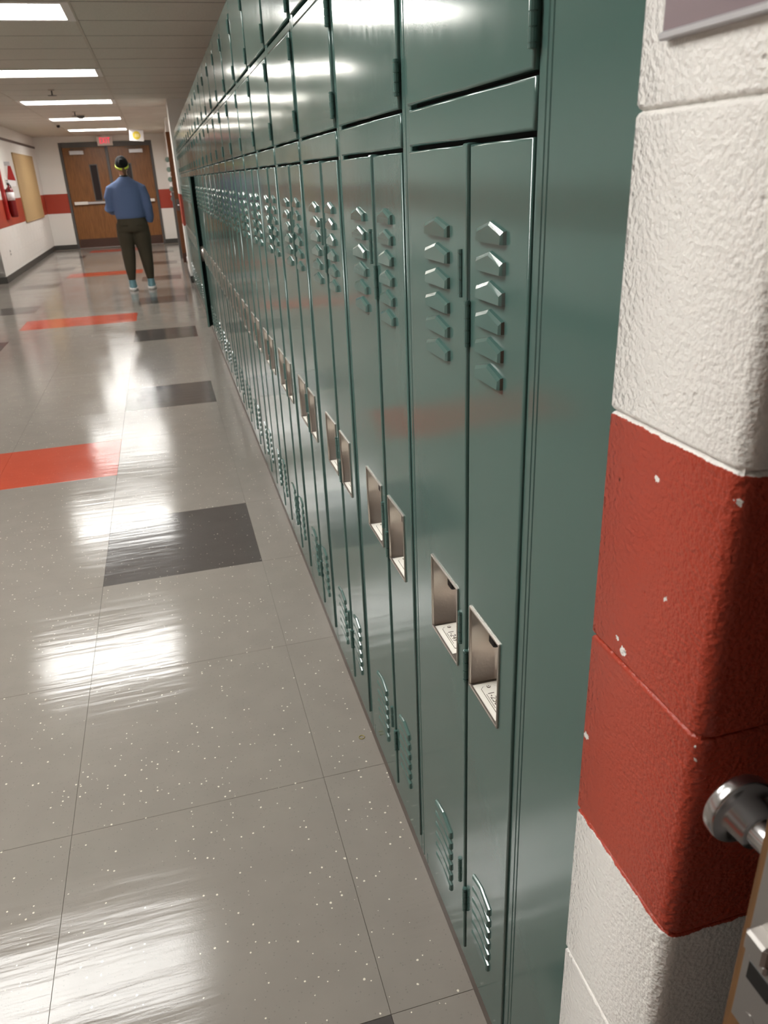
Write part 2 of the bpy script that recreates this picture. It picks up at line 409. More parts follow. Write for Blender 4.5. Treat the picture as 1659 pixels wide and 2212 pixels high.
# move the frame onto the opening lines seen in the photo
def far_leaf(name, x0, x1, win, bar_left):
    bm = bmesh.new(); y = FY1 + .012
    if win:
        a, b, c, d = win
        for q in ((x0, a, .01, DZ - .05), (b, x1, .01, DZ - .05), (a, b, .01, c), (a, b, d, DZ - .05)): box(bm, q[0], q[1], y, y + .045, q[2], q[3])
    else: box(bm, x0, x1, y, y + .045, .01, DZ - .05)
    o = struct(name, mesh_from(bm, name, 'oak'))
    if win:
        put('window_glass', boxme('window_glass', (a, b, y + .015, y + .025, c, d), 'glass'), o)
        bm = bmesh.new()
        for q in ((a - .015, a + .004, c - .015, d + .015), (b - .004, b + .015, c - .015, d + .015), (a, b, c - .015, c + .004), (a, b, d - .004, d + .015)): box(bm, q[0], q[1], y - .006, y + .02, q[2], q[3], .002)
        put('window_frame', mesh_from(bm, 'window_frame', 'frame'), o)
    put('kick_plate', boxme('kick_plate', (x0 + .01, x1 - .01, y - .002, y + .002, .015, .205), 'kickplate'), o)
    bm = bmesh.new(); L, Rr = x0 + .06, x1 - .05
    if bar_left:
        box(bm, L, L + .30, y - .075, y - .03, .965, 1.03, .006, 0); box(bm, L + .30, Rr, y - .065, y - .035, .97, 1.02, .005, 1); box(bm, Rr - .06, Rr, y - .05, y, .96, 1.03, .004, 1)
        box(bm, L, L + .06, y - .05, y, .965, 1.03, .004, 1)
    else:
        box(bm, Rr - .30, Rr, y - .075, y - .03, .965, 1.03, .006, 0); box(bm, L, Rr - .30, y - .065, y - .035, .97, 1.02, .005, 1); box(bm, L, L + .06, y - .05, y, .96, 1.03, .004, 1)
        box(bm, Rr - .06, Rr, y - .05, y, .965, 1.03, .004, 1)
    put('panic_bar', mesh_from(bm, 'panic_bar', ['white', 'alu']), o)
    cx0 = x0 + .15 if bar_left else x1 - .47
    put('door_closer', boxme('door_closer', (cx0, cx0 + .31, y - .06, y, 2.025, 2.11, ), 'alu', .008), o)
    bm = bmesh.new(); tube(bm, [(cx0 + .06 if bar_left else cx0 + .25, y - .03, 2.12), (cx0 + .06 if bar_left else cx0 + .25, y - .03, 2.15)], .014)
    box(bm, cx0 + .04, cx0 + .38, y - .04, y - .02, 2.138, 2.15) if bar_left else box(bm, cx0 - .07, cx0 + .27, y - .04, y - .02, 2.138, 2.15)
    put('closer_arm', mesh_from(bm, 'closer_arm', 'frame'), o)
    return o
far_leaf('door_1', DX0 + .004, cxd - .032, (-1.735, -1.59, 1.045, 1.80), True)
far_leaf('door_2', cxd + .032, DX1 - .004, (-.97, -.83, 1.045, 1.80), False)
# ---- brown door standing open beyond the lockers, its steel frame
d4 = struct('door_3', boxme('door_3', (-.043, .40, 15.2, 15.245, .006, 2.174), 'oak_dark', .002))
put('lock_plate', boxme('lock_plate', (-.030, .03, 15.186, 15.2, .90, 1.09), 'frame', .003), d4)
bm = bmesh.new(); tube(bm, [(.0, 15.19, .99), (.0, 15.13, .99), (.03, 15.125, .99), (.10, 15.125, .985)], .011); put('lever_handle', mesh_from(bm, 'lever_handle', 'alu', True), d4)
put('kick_plate', boxme('kick_plate', (-.035, .39, 15.194, 15.2, .02, .17), 'kickplate'), d4)
bm = bmesh.new(); tube(bm, [(.03, 15.19, .10), (.03, 15.15, .07), (.03, 15.13, .02)], [.016, .014, .02]); put('door_stop', mesh_from(bm, 'door_stop', 'alu', True), d4)
struct('trim_3', boxme('trim_3', (-.072, .04, 16.05, 16.3, 0, 1.2), 'frame', .004))
# ================================================================ LOCKERS
B0, PIT, NU = .712, .435, 26
def ring_face(bm, y0, y1, z0, z1, hole, xf, xb, ch, mi=0):
    """sheet door: chamfered front at x=xf, back at xb, optional rectangular hole"""
    def V(x, y, z): return bm.verts.new((x, y, z))
    def ring(i, x): return [V(x, y0 + i, z0 + i), V(x, y1 - i, z0 + i), V(x, y1 - i, z1 - i), V(x, y0 + i, z1 - i)]
    F = ring(ch, xf); N = 5      # the lip is rounded and shaded smoothly on its own; the flat front keeps its own vertices
    lip = [ring(ch * (1 - math.sin(k * math.pi / 2 / N)), xf + ch * (1 - math.cos(k * math.pi / 2 / N))) for k in range(N + 1)]
    for a, b in zip(lip, lip[1:]):
        for i in range(4):
            j = (i + 1) % 4
            bm.faces.new([V(*v.co) for v in (a[i], a[j], b[j], b[i])])
    Md = ring(0, xf + ch); Bk = ring(0, xb)
    for i in range(4): bm.faces.new((Md[i], Md[(i + 1) % 4], Bk[(i + 1) % 4], Bk[i]))
    for r_ in lip:
        for v in r_: bm.verts.remove(v)
    if hole:
        a, b, c, d = hole
        H = [V(xf, a, c), V(xf, b, c), V(xf, b, d), V(xf, a, d)]; H2 = [V(xb, a, c), V(xb, b, c), V(xb, b, d), V(xb, a, d)]
        for i in range(4):
            j = (i + 1) % 4
            bm.faces.new((F[i], F[j], H[j], H[i])); bm.faces.new((H[i], H[j], H2[j], H2[i])); bm.faces.new((Bk[i], Bk[j], H2[j], H2[i]))
    else: bm.faces.new(F); bm.faces.new(Bk)
    lips = [f for f in bm.faces if len(f.verts) == 4 and F[0] not in f.verts and all(len(v.link_faces) == 1 for v in f.verts)]
    for f in lips: f.smooth = True
    lipv = list({v for f in lips for v in f.verts})
    bmesh.ops.remove_doubles(bm, verts=lipv, dist=1e-6)
# frame
bm = bmesh.new(); Tk = .016
for b in ((0, Tk, .0008, .0175, .036, 2.0), (0, Tk, PIT - .0225, PIT - .0008, .036, 2.0), (0, Tk, .0175, PIT - .0225, .036, .078), (0, Tk, .0175, PIT - .0225, 1.7075, 1.7235), (0, Tk, .0175, PIT - .0225, 1.957, 2.0)):
    box(bm, *b, bev=.0016)
frame_me = mesh_from(bm, 'face_frame', 'locker')
mull_me = boxme('mullion', (-.007, Tk, .180, .1965, .079, 1.4255), 'locker', .003, 2)
bm = bmesh.new()
for b in ((Tk, .40, .0012, .0026, .036, 1.998), (Tk, .40, PIT - .0026, PIT - .0012, .036, 1.998), (.398, .40, .002, PIT - .002, .036, 1.998), (Tk, .40, .002, PIT - .002, 1.996, 1.998), (Tk, .40, .002, PIT - .002, 1.45, 1.452), (Tk, .40, .002, PIT - .002, 1.71, 1.712), (Tk, .40, .002, PIT - .002, .06, .062), (Tk, .40, .187, .1885, .06, 1.45)): box(bm, *b)
body_me = mesh_from(bm, 'cabinet_body', 'inner')
bm = bmesh.new(); ring_face(bm, .0185, PIT - .0235, 1.4290, 1.4745, None, -.003, .012, .003); header_me = mesh_from(bm, 'header_panel', 'locker')
bm = bmesh.new(); box(bm, .010, .014, .0175, PIT - .0225, 1.4236, 1.4790); gap_me = mesh_from(bm, 'gap_shade_sheet', 'void')  # matte black sheet stands in for shade in the gaps round the header
RH, LH = .1795, .197                       # hinge axes (local y)
RW, LW = RH - .0183, PIT - .0234 - LH
ZD0, ZD1 = .080, 1.4235
PZ0, PZ1 = .688, .826
bm = bmesh.new(); ring_face(bm, -RW, -.0015, ZD0, ZD1, (-.1195 + .0, -.0135, PZ0, PZ1), -.0038, .014, .0026); rdoor_me = mesh_from(bm, 'tall_door', 'locker')
bm = bmesh.new(); ring_face(bm, .0015, LW, ZD0, ZD1, (.018, .140, PZ0, PZ1), -.0038, .014, .0026); ldoor_me = mesh_from(bm, 'tall_door', 'locker')
def pocket(y0, y1):
    bm = bmesh.new(); z0, z1, dp, rm = PZ0, PZ1, .046, .0032
    # rim
    for q in ((y0 - .0005, y0 + rm, z0, z1), (y1 - rm, y1 + .0005, z0, z1), (y0, y1, z0 - .0005, z0 + rm), (y0, y1, z1 - rm, z1 + .0005)): box(bm, -.0066, -.003, q[0], q[1], q[2], q[3], .0007)
    a, b, c, d = y0 + .001, y1 - .001, z0 + .001, z1 - .001
    n = 5; r = .012; prof = [(-.004, a)] + [(dp - r + r * math.sin(k * math.pi / 2 / n), a + r - r * math.cos(k * math.pi / 2 / n)) for k in range(n + 1)] + [(dp - r + r * math.cos(k * math.pi / 2 / n), b - r + r * math.sin(k * math.pi / 2 / n)) for k in range(n + 1)] + [(-.004, b)]
    lo = [bm.verts.new((x, y, c)) for x, y in prof]; hi = [bm.verts.new((x, y, d)) for x, y in prof]
    for i in range(len(prof) - 1): bm.faces.new((lo[i], lo[i + 1], hi[i + 1], hi[i])).smooth = True
    bm.faces.new(lo); bm.faces.new(hi)
    return mesh_from(bm, 'handle_pocket', 'steel')
rp_me, lp_me = pocket(-.1195, -.0135), pocket(.018, .140)
def finger(y):
    bm = bmesh.new(); box(bm, .014, .034, y - .010, y + .010, PZ1 - .052, PZ1 - .002, .004, 0, 2); return mesh_from(bm, 'latch_finger', 'black')
rf_me, lf_me = finger(-.046), finger(.110)
def plate(y0, y1, txt=None):
    bm = bmesh.new(); x0, x1, z = .006, .031, PZ0 + .0012
    box(bm, -.004, .044, y0 - .008, y1 + .008, z - .001, z, 0, 0)
    # plate with clipped corners
    c = .005; pts = [(x0 + c, y0), (x1 - c, y0), (x1, y0 + c), (x1, y1 - c), (x1 - c, y1), (x0 + c, y1), (x0, y1 - c), (x0, y0 + c)]
    def poly(pts, za, zb, mi):
        lo = [bm.verts.new((x, y, za)) for x, y in pts]; hi = [bm.verts.new((x, y, zb)) for x, y in pts]
        bm.faces.new(hi).material_index = mi
        for i in range(len(pts)): bm.faces.new((lo[i], lo[(i + 1) % len(pts)], hi[(i + 1) % len(pts)], hi[i])).material_index = mi
    ym, xm = (y0 + y1) / 2, (x0 + x1) / 2
    poly(pts, z, z + .0006, 1)
    poly([(xm + (x - xm) * .95, ym + (y - ym) * .975) for x, y in pts], z + .0006, z + .0012, 0)
    for yy in (y1 - .0035, y0 + .0035):
        tube(bm, [(xm, yy, z + .001), (xm, yy, z + .0024)], .0030, 12, 1); tube(bm, [(xm, yy, z + .001), (xm, yy, z + .0028)], .0024, 12, 0); tube(bm, [(xm, yy, z + .001), (xm, yy, z + .0031)], .0009, 8, 1)
    if txt:      # read by someone facing the locker: text runs towards -y, its top towards +x
        mt = Matrix(((0, 1, 0, .0155), (-1, 0, 0, y1 - .0155), (0, 0, 1, z + .0013), (0, 0, 0, 1)))
        text_into(bm, txt, .0138, mt, 1, .0002, 'LEFT')
        for k in range(9): box(bm, .0082, .0092, y1 - .0225 - .0037 * k, y1 - .020 - .0037 * k, z + .0012, z + .0014, 0, 1)
    return mesh_from(bm, 'number_plate', ['plate', 'ink'])
rpl, lpl = plate(-.097, -.028), plate(.0575, .1265)
rpl1, lpl1 = plate(-.097, -.028, '1-250'), plate(.0575, .1265, '1-249')
def louver(wd, h=.0235, dp=.0066):
    """pressed house-shaped hood, open below"""
    bm = bmesh.new(); a = wd / 2; q = dp / .0062
    rows = (((1, 0, .62 * h, h), (-.0006, -.0006, -.0006)), ((.975, 0, .62 * h - .0012, h - .0012), (.0035, .0033, .0033)), ((.89, .0003, .62 * h - .0050, h - .0050), (.0062, .0056, .0051)))
    rings = []
    for (k, zb, zs, zp), (db, ds, dk) in rows:
        rings.append([bm.verts.new((-.0038 - d * q, y, z)) for y, z, d in ((-a * k, zb, db), (a * k, zb, db), (a * k, zs, ds), (0, zp, dk), (-a * k, zs, ds))])
    for A_, B_ in zip(rings, rings[1:]):
        for i in range(1, 5): bm.faces.new((A_[i], A_[(i + 1) % 5], B_[(i + 1) % 5], B_[i]))
    bm.faces.new(rings[-1])
    return mesh_from(bm, 'louver', 'locker')
lvR, lvL = louver(.076), louver(.090); lwR, lwL = louver(.072, .0255, .0048), louver(.086, .0255, .0048)
def hinge_mesh(L, x=-.0068):
    bm = bmesh.new(); n = 5; g = .0007; seg = [.10, .27, .26, .27, .10]; z = 0
    for s in seg:
        tube(bm, [(x, 0, z + g), (x, 0, z + s * L - g)], .0042, 10); z += s * L
    tube(bm, [(x, 0, 0), (x, 0, L)], .003, 8); return mesh_from(bm, 'hinge', 'locker')
hg, hgb = hinge_mesh(.057), hinge_mesh(.046)
bm = bmesh.new(); ring_face(bm, .0015, PIT - .043, 1.4792, 1.7030, None, -.005, .014, .003); bx1 = mesh_from(bm, 'box_door', 'locker')
bm = bmesh.new(); ring_face(bm, .0015, PIT - .043, 1.7285, 1.9535, None, -.005, .014, .003); bx2 = mesh_from(bm, 'box_door', 'locker')
ORD = ['first', 'second', 'third', 'fourth', 'fifth', 'sixth', 'seventh', 'eighth', 'ninth', 'tenth', 'eleventh', 'twelfth', 'thirteenth', 'fourteenth', 'fifteenth', 'sixteenth', 'seventeenth', 'eighteenth', 'nineteenth', 'twentieth', 'twenty-first', 'twenty-second', 'twenty-third', 'twenty-fourth', 'twenty-fifth', 'twenty-sixth']
for k in range(NU):
    lb = 'teal locker unit with paired narrow doors, %s in the row from the near block pier' % ORD[k]
    if k == 0: lb = 'nearest teal locker unit, next to the plain filler panel, plates numbered in its steel pockets'
    if k == 16: lb = 'teal steel locker unit with one narrow door standing ajar over a black gap'
    if k == NU - 1: lb = 'last teal steel locker unit at the far end of the row, against the wall'
    u = thing('locker_unit', lb, 'locker', (0, B0 + PIT * k, 0), 'teal lockers along the right wall')
    put('face_frame', frame_me, u); put('mullion', mull_me, u); put('cabinet_body', body_me, u); put('header_panel', header_me, u); put('gap_shade_sheet', gap_me, u)
    ra = math.radians(random.uniform(-.35, .25)); la = math.radians(random.uniform(-.2, .3))
    if k == 0: ra = la = 0
    if k == 16: ra = -math.radians(18)
    rd = put('tall_door', rdoor_me, u, (0, RH, 0), (0, 0, ra)); ld = put('tall_door', ldoor_me, u, (0, LH, 0), (0, 0, la))
    for d, lv, lw, yc, top, bot, pk, fg, pl, side in ((rd, lvR, lwR, .822 - B0 - RH, 1.323, .296, rp_me, rf_me, rpl1 if k == 0 else rpl, -1), (ld, lvL, lwL, 1.003 - B0 - LH, 1.320, .280, lp_me, lf_me, lpl1 if k == 0 else lpl, 1)):
        for j in range(6):
            put('louver', lv, d, (0, yc, top - .0315 * j)); put('louver', lw, d, (0, yc + side * .002, bot - .0268 * j))
        put('handle_pocket', pk, d); put('latch_finger', fg, d); tag(put('number_plate', pl, d), 'riveted white number plate' if k else 'riveted white plate stamped %s' % ('1-250' if side < 0 else '1-249'))
        for z in ((1.195, .685, .183) if side < 0 else (1.253, .741, .234)): put('hinge', hg, d, (0, side * .002, z))
    for me, z in ((bx1, 1.495), (bx2, 1.740)):
        b = put('box_door', me, u, (0, .019, 0), (0, 0, math.radians(random.uniform(-.1, .25)) if k else 0))
        put('hinge', hgb, b, (0, 0, z)); put('hinge', hgb, b, (0, 0, z + .150))
# plain filler between the pier and the first locker
fp = thing('filler_panel', 'plain teal sheet steel filler panel between the block pier and the nearest locker', 'panel', (0, .515, 0))
put('panel_sheet', boxme('panel_sheet', (.0, .014, 0, .1882, .036, 2.0), 'locker', .0012), fp)
put('panel_stile', boxme('panel_stile', (-.0002, .014, .1888, .1968, .036, 2.0), 'locker', .0012), fp)
# ================================================================ NEAR DOOR
bm = bmesh.new(); box(bm, -.067, .84, .215, .259, .008, 2.12, .0012); bm.normal_update()
for f in bm.faces: f.material_index = 1 if abs(f.normal.y) > .8 else 0
d5 = struct('door_4', mesh_from(bm, 'door_4', ['edgewood', 'doorface']))
bm = bmesh.new()
box(bm, -.0695, -.066, .2225, .2515, .890, 1.056, .0005, 0)
box(bm, -.0700, -.066, .2275, .2465, .932, .948, .0005, 1)
tube(bm, [(-.0700, .237, .904), (-.0688, .237, .904)], .0042, 12, 0)
tube(bm, [(-.0700, .237, 1.041), (-.0688, .237, 1.041)], .0042, 12, 0)
put('lock_plate', mesh_from(bm, 'lock_plate', ['strike', 'black']), d5)
bm = bmesh.new(); box(bm, -.080, -.066, .2285, .2455, .966, .982, .002); box(bm, -.075, -.066, .2300, .2440, .955, .963, .0015); put('latch_bolt', mesh_from(bm, 'latch_bolt', 'strike'), d5)
def lathe(prof, c, n=40):
    bm = bmesh.new(); rings = []
    for r, y in prof: rings.append([bm.verts.new((c[0] + r * math.cos(2 * math.pi * i / n), y, c[1] + r * math.sin(2 * math.pi * i / n))) for i in range(n)])
    for i in range(len(rings) - 1):
        for j in range(n): bm.faces.new((rings[i][j], rings[i][(j + 1) % n], rings[i + 1][(j + 1) % n], rings[i + 1][j])).smooth = True
    bm.faces.new(rings[0]); bm.faces.new(rings[-1]); return bm
KX, KZ = -.0144, .9726
put('door_knob', mesh_from(lathe([(.026, .259), (.026, .265), (.0115, .2655), (.0115, .308), (.0118, .3085), (.0160, .309), (.0170, .324), (.0250, .3245), (.0266, .3255), (.0272, .327), (.0272, .334), (.0262, .336), (.022, .337)], (KX, KZ), 48), 'door_knob', ['chrome', 'black'], False), d5)
for f in d5.children[-1].data.polygons:
    if abs(f.center.y - .32425) < .0006: f.material_index = 1
d5.children[-1].data.shade_smooth(); d5.children[-1].data.set_sharp_from_angle(angle=math.radians(35))
# ================================================================ SIGNS AND WALL FITTINGS
rs = thing('room_sign', 'purple-grey sign board with aluminium lower rail on the white block pier', 'sign', (-.03, .437, 1.467))
put('board', boxme('board', (-.0045, 0.001, -.055, .050, .004, .20), 'purple', .0006), rs)
put('rail', boxme('rail', (-.0065, .001, -.056, .051, 0, .005), 'alu', .001), rs)
ex = thing('exit_sign', 'illuminated white exit sign with red letters over the double doors', 'sign', (-1.31, 20.33, 2.19))
put('housing', boxme('housing', (-.17, .17, -.025, .025, 0, .195), 'white', .008), ex)
bm = bmesh.new(); text_into(bm, 'EXIT', .175, Matrix(((.56, 0, 0, 0), (0, 0, -1, -.028), (0, 1, 0, .10), (0, 0, 0, 1))), 0, .003, 'CENTER', 1.22)
put('letters', mesh_from(bm, 'letters', 'exit'), ex); ex.children[1]['label'] = 'glowing red EXIT letters'
put('ceiling_mount', boxme('ceiling_mount', (-.05, .05, -.02, .02, .19, ZC - 2.19), 'white', .003), ex)
ps = thing('hanging_paper_sign', 'white paper sign with a yellow disc hanging from the ceiling near the doors', 'sign', (-.578, 18.3, 2.17)); ps.rotation_euler = (0, math.radians(5.5), 0)
put('sheet', boxme('sheet', (-.142, .142, -.002, .002, .01, .22), 'paper'), ps)
bm = bmesh.new(); tube(bm, [(0.0, -.0022, .115), (0.0, -.004, .115)], .078, 32, 0); box(bm, -.035, .055, -.005, -.0038, .085, .145, 0, 1); put('yellow_disc', mesh_from(bm, 'yellow_disc', ['yellow', 'yellow_pale']), ps)
bm = bmesh.new()
for x in (-.12, .12): tube(bm, [(x, 0, .21), (x, 0, .245)], .0012, 5)
put('hanger', mesh_from(bm, 'hanger', 'alu'), ps)
bb = thing('bulletin_board', 'blank tan cork bulletin board on the left wall past the fire extinguisher', 'bulletin board', (XL, 16.97, .77))
put('cork_panel', boxme('cork_panel', (0, .02, .02, 2.58, .02, 1.21), 'tan'), bb)
bm = bmesh.new()
for q in ((0, .02, 0, 1.23), (2.58, 2.6, 0, 1.23), (0, 2.6, 0, .02), (0, 2.6, 1.21, 1.23)): box(bm, 0, .026, q[0], q[1], q[2], q[3], .003)
put('frame', mesh_from(bm, 'frame', 'tan'), bb)
dr = tag(put('display_rail', boxme('display_rail', (0, .02, 0, 6.5, 0, .04), 'kickplate', .003), None, (XL, 13.85, 2.175)), 'thin dark display rail running high along the left wall', 'rail')
fe = thing('fire_extinguisher', 'red fire extinguisher with white label on the left wall beside the bulletin board', 'fire extinguisher', (XL + .09, 15.30, .93))
bm = bmesh.new(); n = 20; prof = [(.045, 0), (.06, .012), (.062, .05), (.062, .40), (.055, .445), (.03, .475), (.018, .485), (.018, .52)]
rings = [[bm.verts.new((r * math.cos(2 * math.pi * i / n), r * math.sin(2 * math.pi * i / n), z)) for i in range(n)] for r, z in prof]
for i in range(len(rings) - 1):
    for j in range(n): bm.faces.new((rings[i][j], rings[i][(j + 1) % n], rings[i + 1][(j + 1) % n], rings[i + 1][j])).smooth = True
bm.faces.new(rings[0]); bm.faces.new(rings[-1]); put('cylinder_body', mesh_from(bm, 'cylinder_body', 'red_dark'), fe)
bm = bmesh.new(); tube(bm, [(0, 0, .27), (0, 0, .40)], .0635, 20); put('paper_label', mesh_from(bm, 'paper_label', 'paper', True), fe)
bm = bmesh.new(); box(bm, -.02, .02, -.03, .03, .515, .545, .004); box(bm, -.01, .01, -.11, .02, .55, .562, .003); box(bm, -.01, .01, -.10, .02, .575, .588, .003); put('valve_handle', mesh_from(bm, 'valve_handle', 'black'), fe)
bm = bmesh.new(); tube(bm, [(0, .03, .53), (.02, .08, .50), (.03, .09, .40), (.03, .085, .20), (.03, .075, .10)], [.009, .009, .009, .009, .014], 8); put('hose', mesh_from(bm, 'hose', 'black', True), fe)
bm = bmesh.new(); box(bm, -.088, -.06, -.04, .04, .05, .45, .003); put('wall_bracket', mesh_from(bm, 'wall_bracket', 'fire'), fe)
rb = tag(put('red_wall_panel', boxme('red_wall_panel', (0, .05, 0, .13, 0, .80), 'fire', .006), None, (XL, 14.98, .90)), 'narrow upright red panel on the left wall just in front of the fire extinguisher', 'panel')
fs = thing('projecting_sign', 'red and white pennant sign with grey tip jutting from the left wall', 'sign', (XL, 15.95, 1.42))
bm = bmesh.new()
def prism(bm, pts, y0, y1, mi):
    a = [bm.verts.new((x, y0, z)) for x, z in pts]; b = [bm.verts.new((x, y1, z)) for x, z in pts]
    bm.faces.new(a).material_index = mi; bm.faces.new(b).material_index = mi
    for i in range(len(pts)): bm.faces.new((a[i], a[(i + 1) % len(pts)], b[(i + 1) % len(pts)], b[i])).material_index = mi
prism(bm, [(0, .11), (.13, .09), (.095, .33), (.05, .34)], -.008, .008, 0); put('red_field', mesh_from(bm, 'red_field', 'fire'), fs)
bm = bmesh.new(); prism(bm, [(0, 0), (.12, 0), (.131, .09), (0, .11)], -.008, .008, 0); put('white_field', mesh_from(bm, 'white_field', 'paper'), fs)
bm = bmesh.new(); prism(bm, [(0, .34), (.09, .33), (.085, .40), (0, .40)], -.02, .02, 0); put('bracket', mesh_from(bm, 'bracket', 'alu'), fs)
cd = tag(put('conduit', boxme('conduit', (0, .02, -.01, .01, 0, .36), 'white', .004), None, (XL, 15.62, 1.20)), 'thin white conduit on the left wall between extinguisher and pennant sign', 'conduit')
ol = thing('wall_outlet', 'white power outlet low on the left wall', 'outlet', (XL, 14.6, .405))
put('cover_plate', boxme('cover_plate', (0, .006, -.036, .036, -.058, .058), 'white', .003), ol)
for z in (-.024, .024): put('socket', boxme('socket', (.005, .009, -.016, .016, z - .015, z + .015), 'base', .004), ol)
# ceiling fittings
def sprinkler(x, y, label):
    t = thing('sprinkler_head', label, 'sprinkler', (x, y, ZC), 'sprinkler heads')
    bm = bmesh.new(); tube(bm, [(0, 0, 0), (0, 0, -.012)], [.038, .034], 16); put('escutcheon', mesh_from(bm, 'escutcheon', 'tee'), t)
    bm = bmesh.new(); tube(bm, [(0, 0, -.01), (0, 0, -.06)], .008, 8); tube(bm, [(0, 0, -.06), (0, 0, -.064)], .05, 16); put('deflector', mesh_from(bm, 'deflector', 'frame'), t)
sprinkler(-1.34, 10.6, 'small dark sprinkler head between the third and fourth ceiling lights')
sprinkler(-1.36, 13.7, 'small dark sprinkler head just before the smoke detector')
sd = thing('smoke_detector', 'round dark smoke detector on the ceiling before the fourth light', 'smoke detector', (-1.33, 14.4, ZC))
bm = bmesh.new(); tube(bm, [(0, 0, 0), (0, 0, -.012)], [.075, .075], 24); put('base_plate', mesh_from(bm, 'base_plate', 'tee'), sd)
bm = bmesh.new(); tube(bm, [(0, 0, -.012), (0, 0, -.04), (0, 0, -.055)], [.06, .055, .03], 24); put('sensor_dome', mesh_from(bm, 'sensor_dome', 'frame'), sd)
tag(put('ceiling_sensor', (lambda b: (tube(b, [(0, 0, 0), (0, 0, -.03), (0, 0, -.045)], [.03, .03, .015], 14), mesh_from(b, 'ceiling_sensor', 'black'))[1])(bmesh.new()), None, (-1.90, 16.6, ZC)), 'tiny black sensor on the ceiling beside the farthest lights', 'sensor')
# garland on the far right wall
ga = thing('paper_garland', 'teal and white paper garland hanging on the right wall beyond the brown door', 'garland', (-.018, 18.0, 0))
for i in range(9):
    z = 1.80 - i * .095; bm = bmesh.new(); tube(bm, [(0, 0, z), (0, .05, z)], .050 if i % 2 == 0 else .042, 16); put('paper_disc', mesh_from(bm, 'paper_disc', 'teal' if i % 2 == 0 else 'paper'), ga)
bm = bmesh.new(); box(bm, .02, .075, .0, .04, .85, 1.88); put('backing_strip', mesh_from(bm, 'backing_strip', 'paper'), ga)
# ring on the floor
bm = bmesh.new()
for i in range(24):
    pass
tube(bm, [(.0072 * math.cos(2 * math.pi * i / 24), .0072 * math.sin(2 * math.pi * i / 24), .0012) for i in range(25)], .0012, 6, 0, False)
tag(put('floor_ring', mesh_from(bm, 'floor_ring', 'brass', True), None, (-.030, 1.600, 0)), 'tiny brass ring lying on the floor by the locker base', 'ring')
# ================================================================ PERSON (seen from behind, facing +y)
def remeshed(bm, name, mats, vox=.012, smooth=8):
    me = bpy.data.meshes.new(name); bmesh.ops.recalc_face_normals(bm, faces=bm.faces); bm.to_mesh(me); bm.free()
    o = bpy.data.objects.new(name, me); SC.collection.objects.link(o)
    m = o.modifiers.new('r', 'REMESH'); m.mode = 'VOXEL'; m.voxel_size = vox
    s = o.modifiers.new('s', 'SMOOTH'); s.iterations = smooth; s.factor = .5
    dg = bpy.context.evaluated_depsgraph_get(); out = bpy.data.meshes.new_from_object(o.evaluated_get(dg))
    bpy.data.objects.remove(o); bpy.data.meshes.remove(me)
    out.name = name; out.materials.clear()
    for q in (mats if isinstance(mats, list) else [mats]): out.materials.append(MAT[q])
    for p in out.polygons: p.use_smooth = True
    return out
def loft(bm, rings, n=20):
    """rings: (cx, cy, z, rx, ry)"""
    R_ = [[bm.verts.new((cx + rx * math.cos(2 * math.pi * i / n), cy + ry * math.sin(2 * math.pi * i / n), z)) for i in range(n)] for cx, cy, z, rx, ry in rings]
    for i in range(len(R_) - 1):
        for j in range(n): bm.faces.new((R_[i][j], R_[i][(j + 1) % n], R_[i + 1][(j + 1) % n], R_[i + 1][j]))
    bm.faces.new(R_[0]); bm.faces.new(R_[-1])
def ball(bm, c, r, s=(1, 1, 1), seg=16):
    q = bmesh.ops.create_uvsphere(bm, u_segments=seg, v_segments=seg // 2 + 2, radius=r)
    for v in q['verts']: v.co = Vector((v.co.x * s[0] + c[0], v.co.y * s[1] + c[1], v.co.z * s[2] + c[2]))
pe = thing('person', 'person walking away in blue sweater, olive trousers and neon headband, one arm bent', 'person', (-.735, 11.66, 0))
LEGS = {-1: [(-.118, .02, .14), (-.112, .0, .30), (-.105, .01, .50), (-.100, .0, .72), (-.088, -.01, .88)], 1: [(.135, .05, .14), (.130, .03, .30), (.122, .025, .50), (.110, .0, .72), (.095, -.01, .88)]}
ARM_L = [(-.12, -.005, 1.375), (-.19, -.01, 1.315), (-.238, -.015, 1.20), (-.258, -.035, 1.085), (-.225, .09, 1.055), (-.09, .23, 1.09)]
ARM_R = [(.12, -.005, 1.375), (.19, -.01, 1.315), (.228, -.015, 1.20), (.248, -.02, 1.09), (.256, .015, .97), (.215, .05, .905)]
def hand(bm, wrist, d, side_v, out):
    """palm, four fingers and thumb; d = direction of fingers, side_v = across palm"""
    d = Vector(d).normalized(); s = Vector(side_v).normalized(); nrm = d.cross(s).normalized(); w0 = Vector(wrist)
    tube(bm, [w0 - d * .02, w0 + d * .02, w0 + d * .09], [(.026, .02), (.034, .018), (.04, .015)], 12)
    for i, L in enumerate((.062, .072, .068, .052)):
        b = w0 + d * .085 + s * (-.030 + .020 * i)
        tube(bm, [b, b + d * L * .5 + nrm * .006, b + d * L * .85 + nrm * .02], [.0088, .008, .0065], 8)
    b = w0 + d * .03 - s * .03
    tube(bm, [b, b - s * .022 + d * .025 + nrm * .01, b - s * .022 + d * .055 + nrm * .018], [.012, .0105, .008], 8)
bm = bmesh.new()
loft(bm, [(0, 0, .84, .155, .105), (0, -.01, .93, .168, .112), (0, 0, 1.05, .142, .098), (0, 0, 1.2, .158, .105), (0, -.005, 1.33, .18, .10), (0, -.005, 1.41, .15, .08), (0, 0, 1.45, .07, .06)])
loft(bm, [(0, -.005, 1.42, .056, .056), (-.003, .01, 1.50, .050, .052), (-.005, .02, 1.56, .052, .06)])
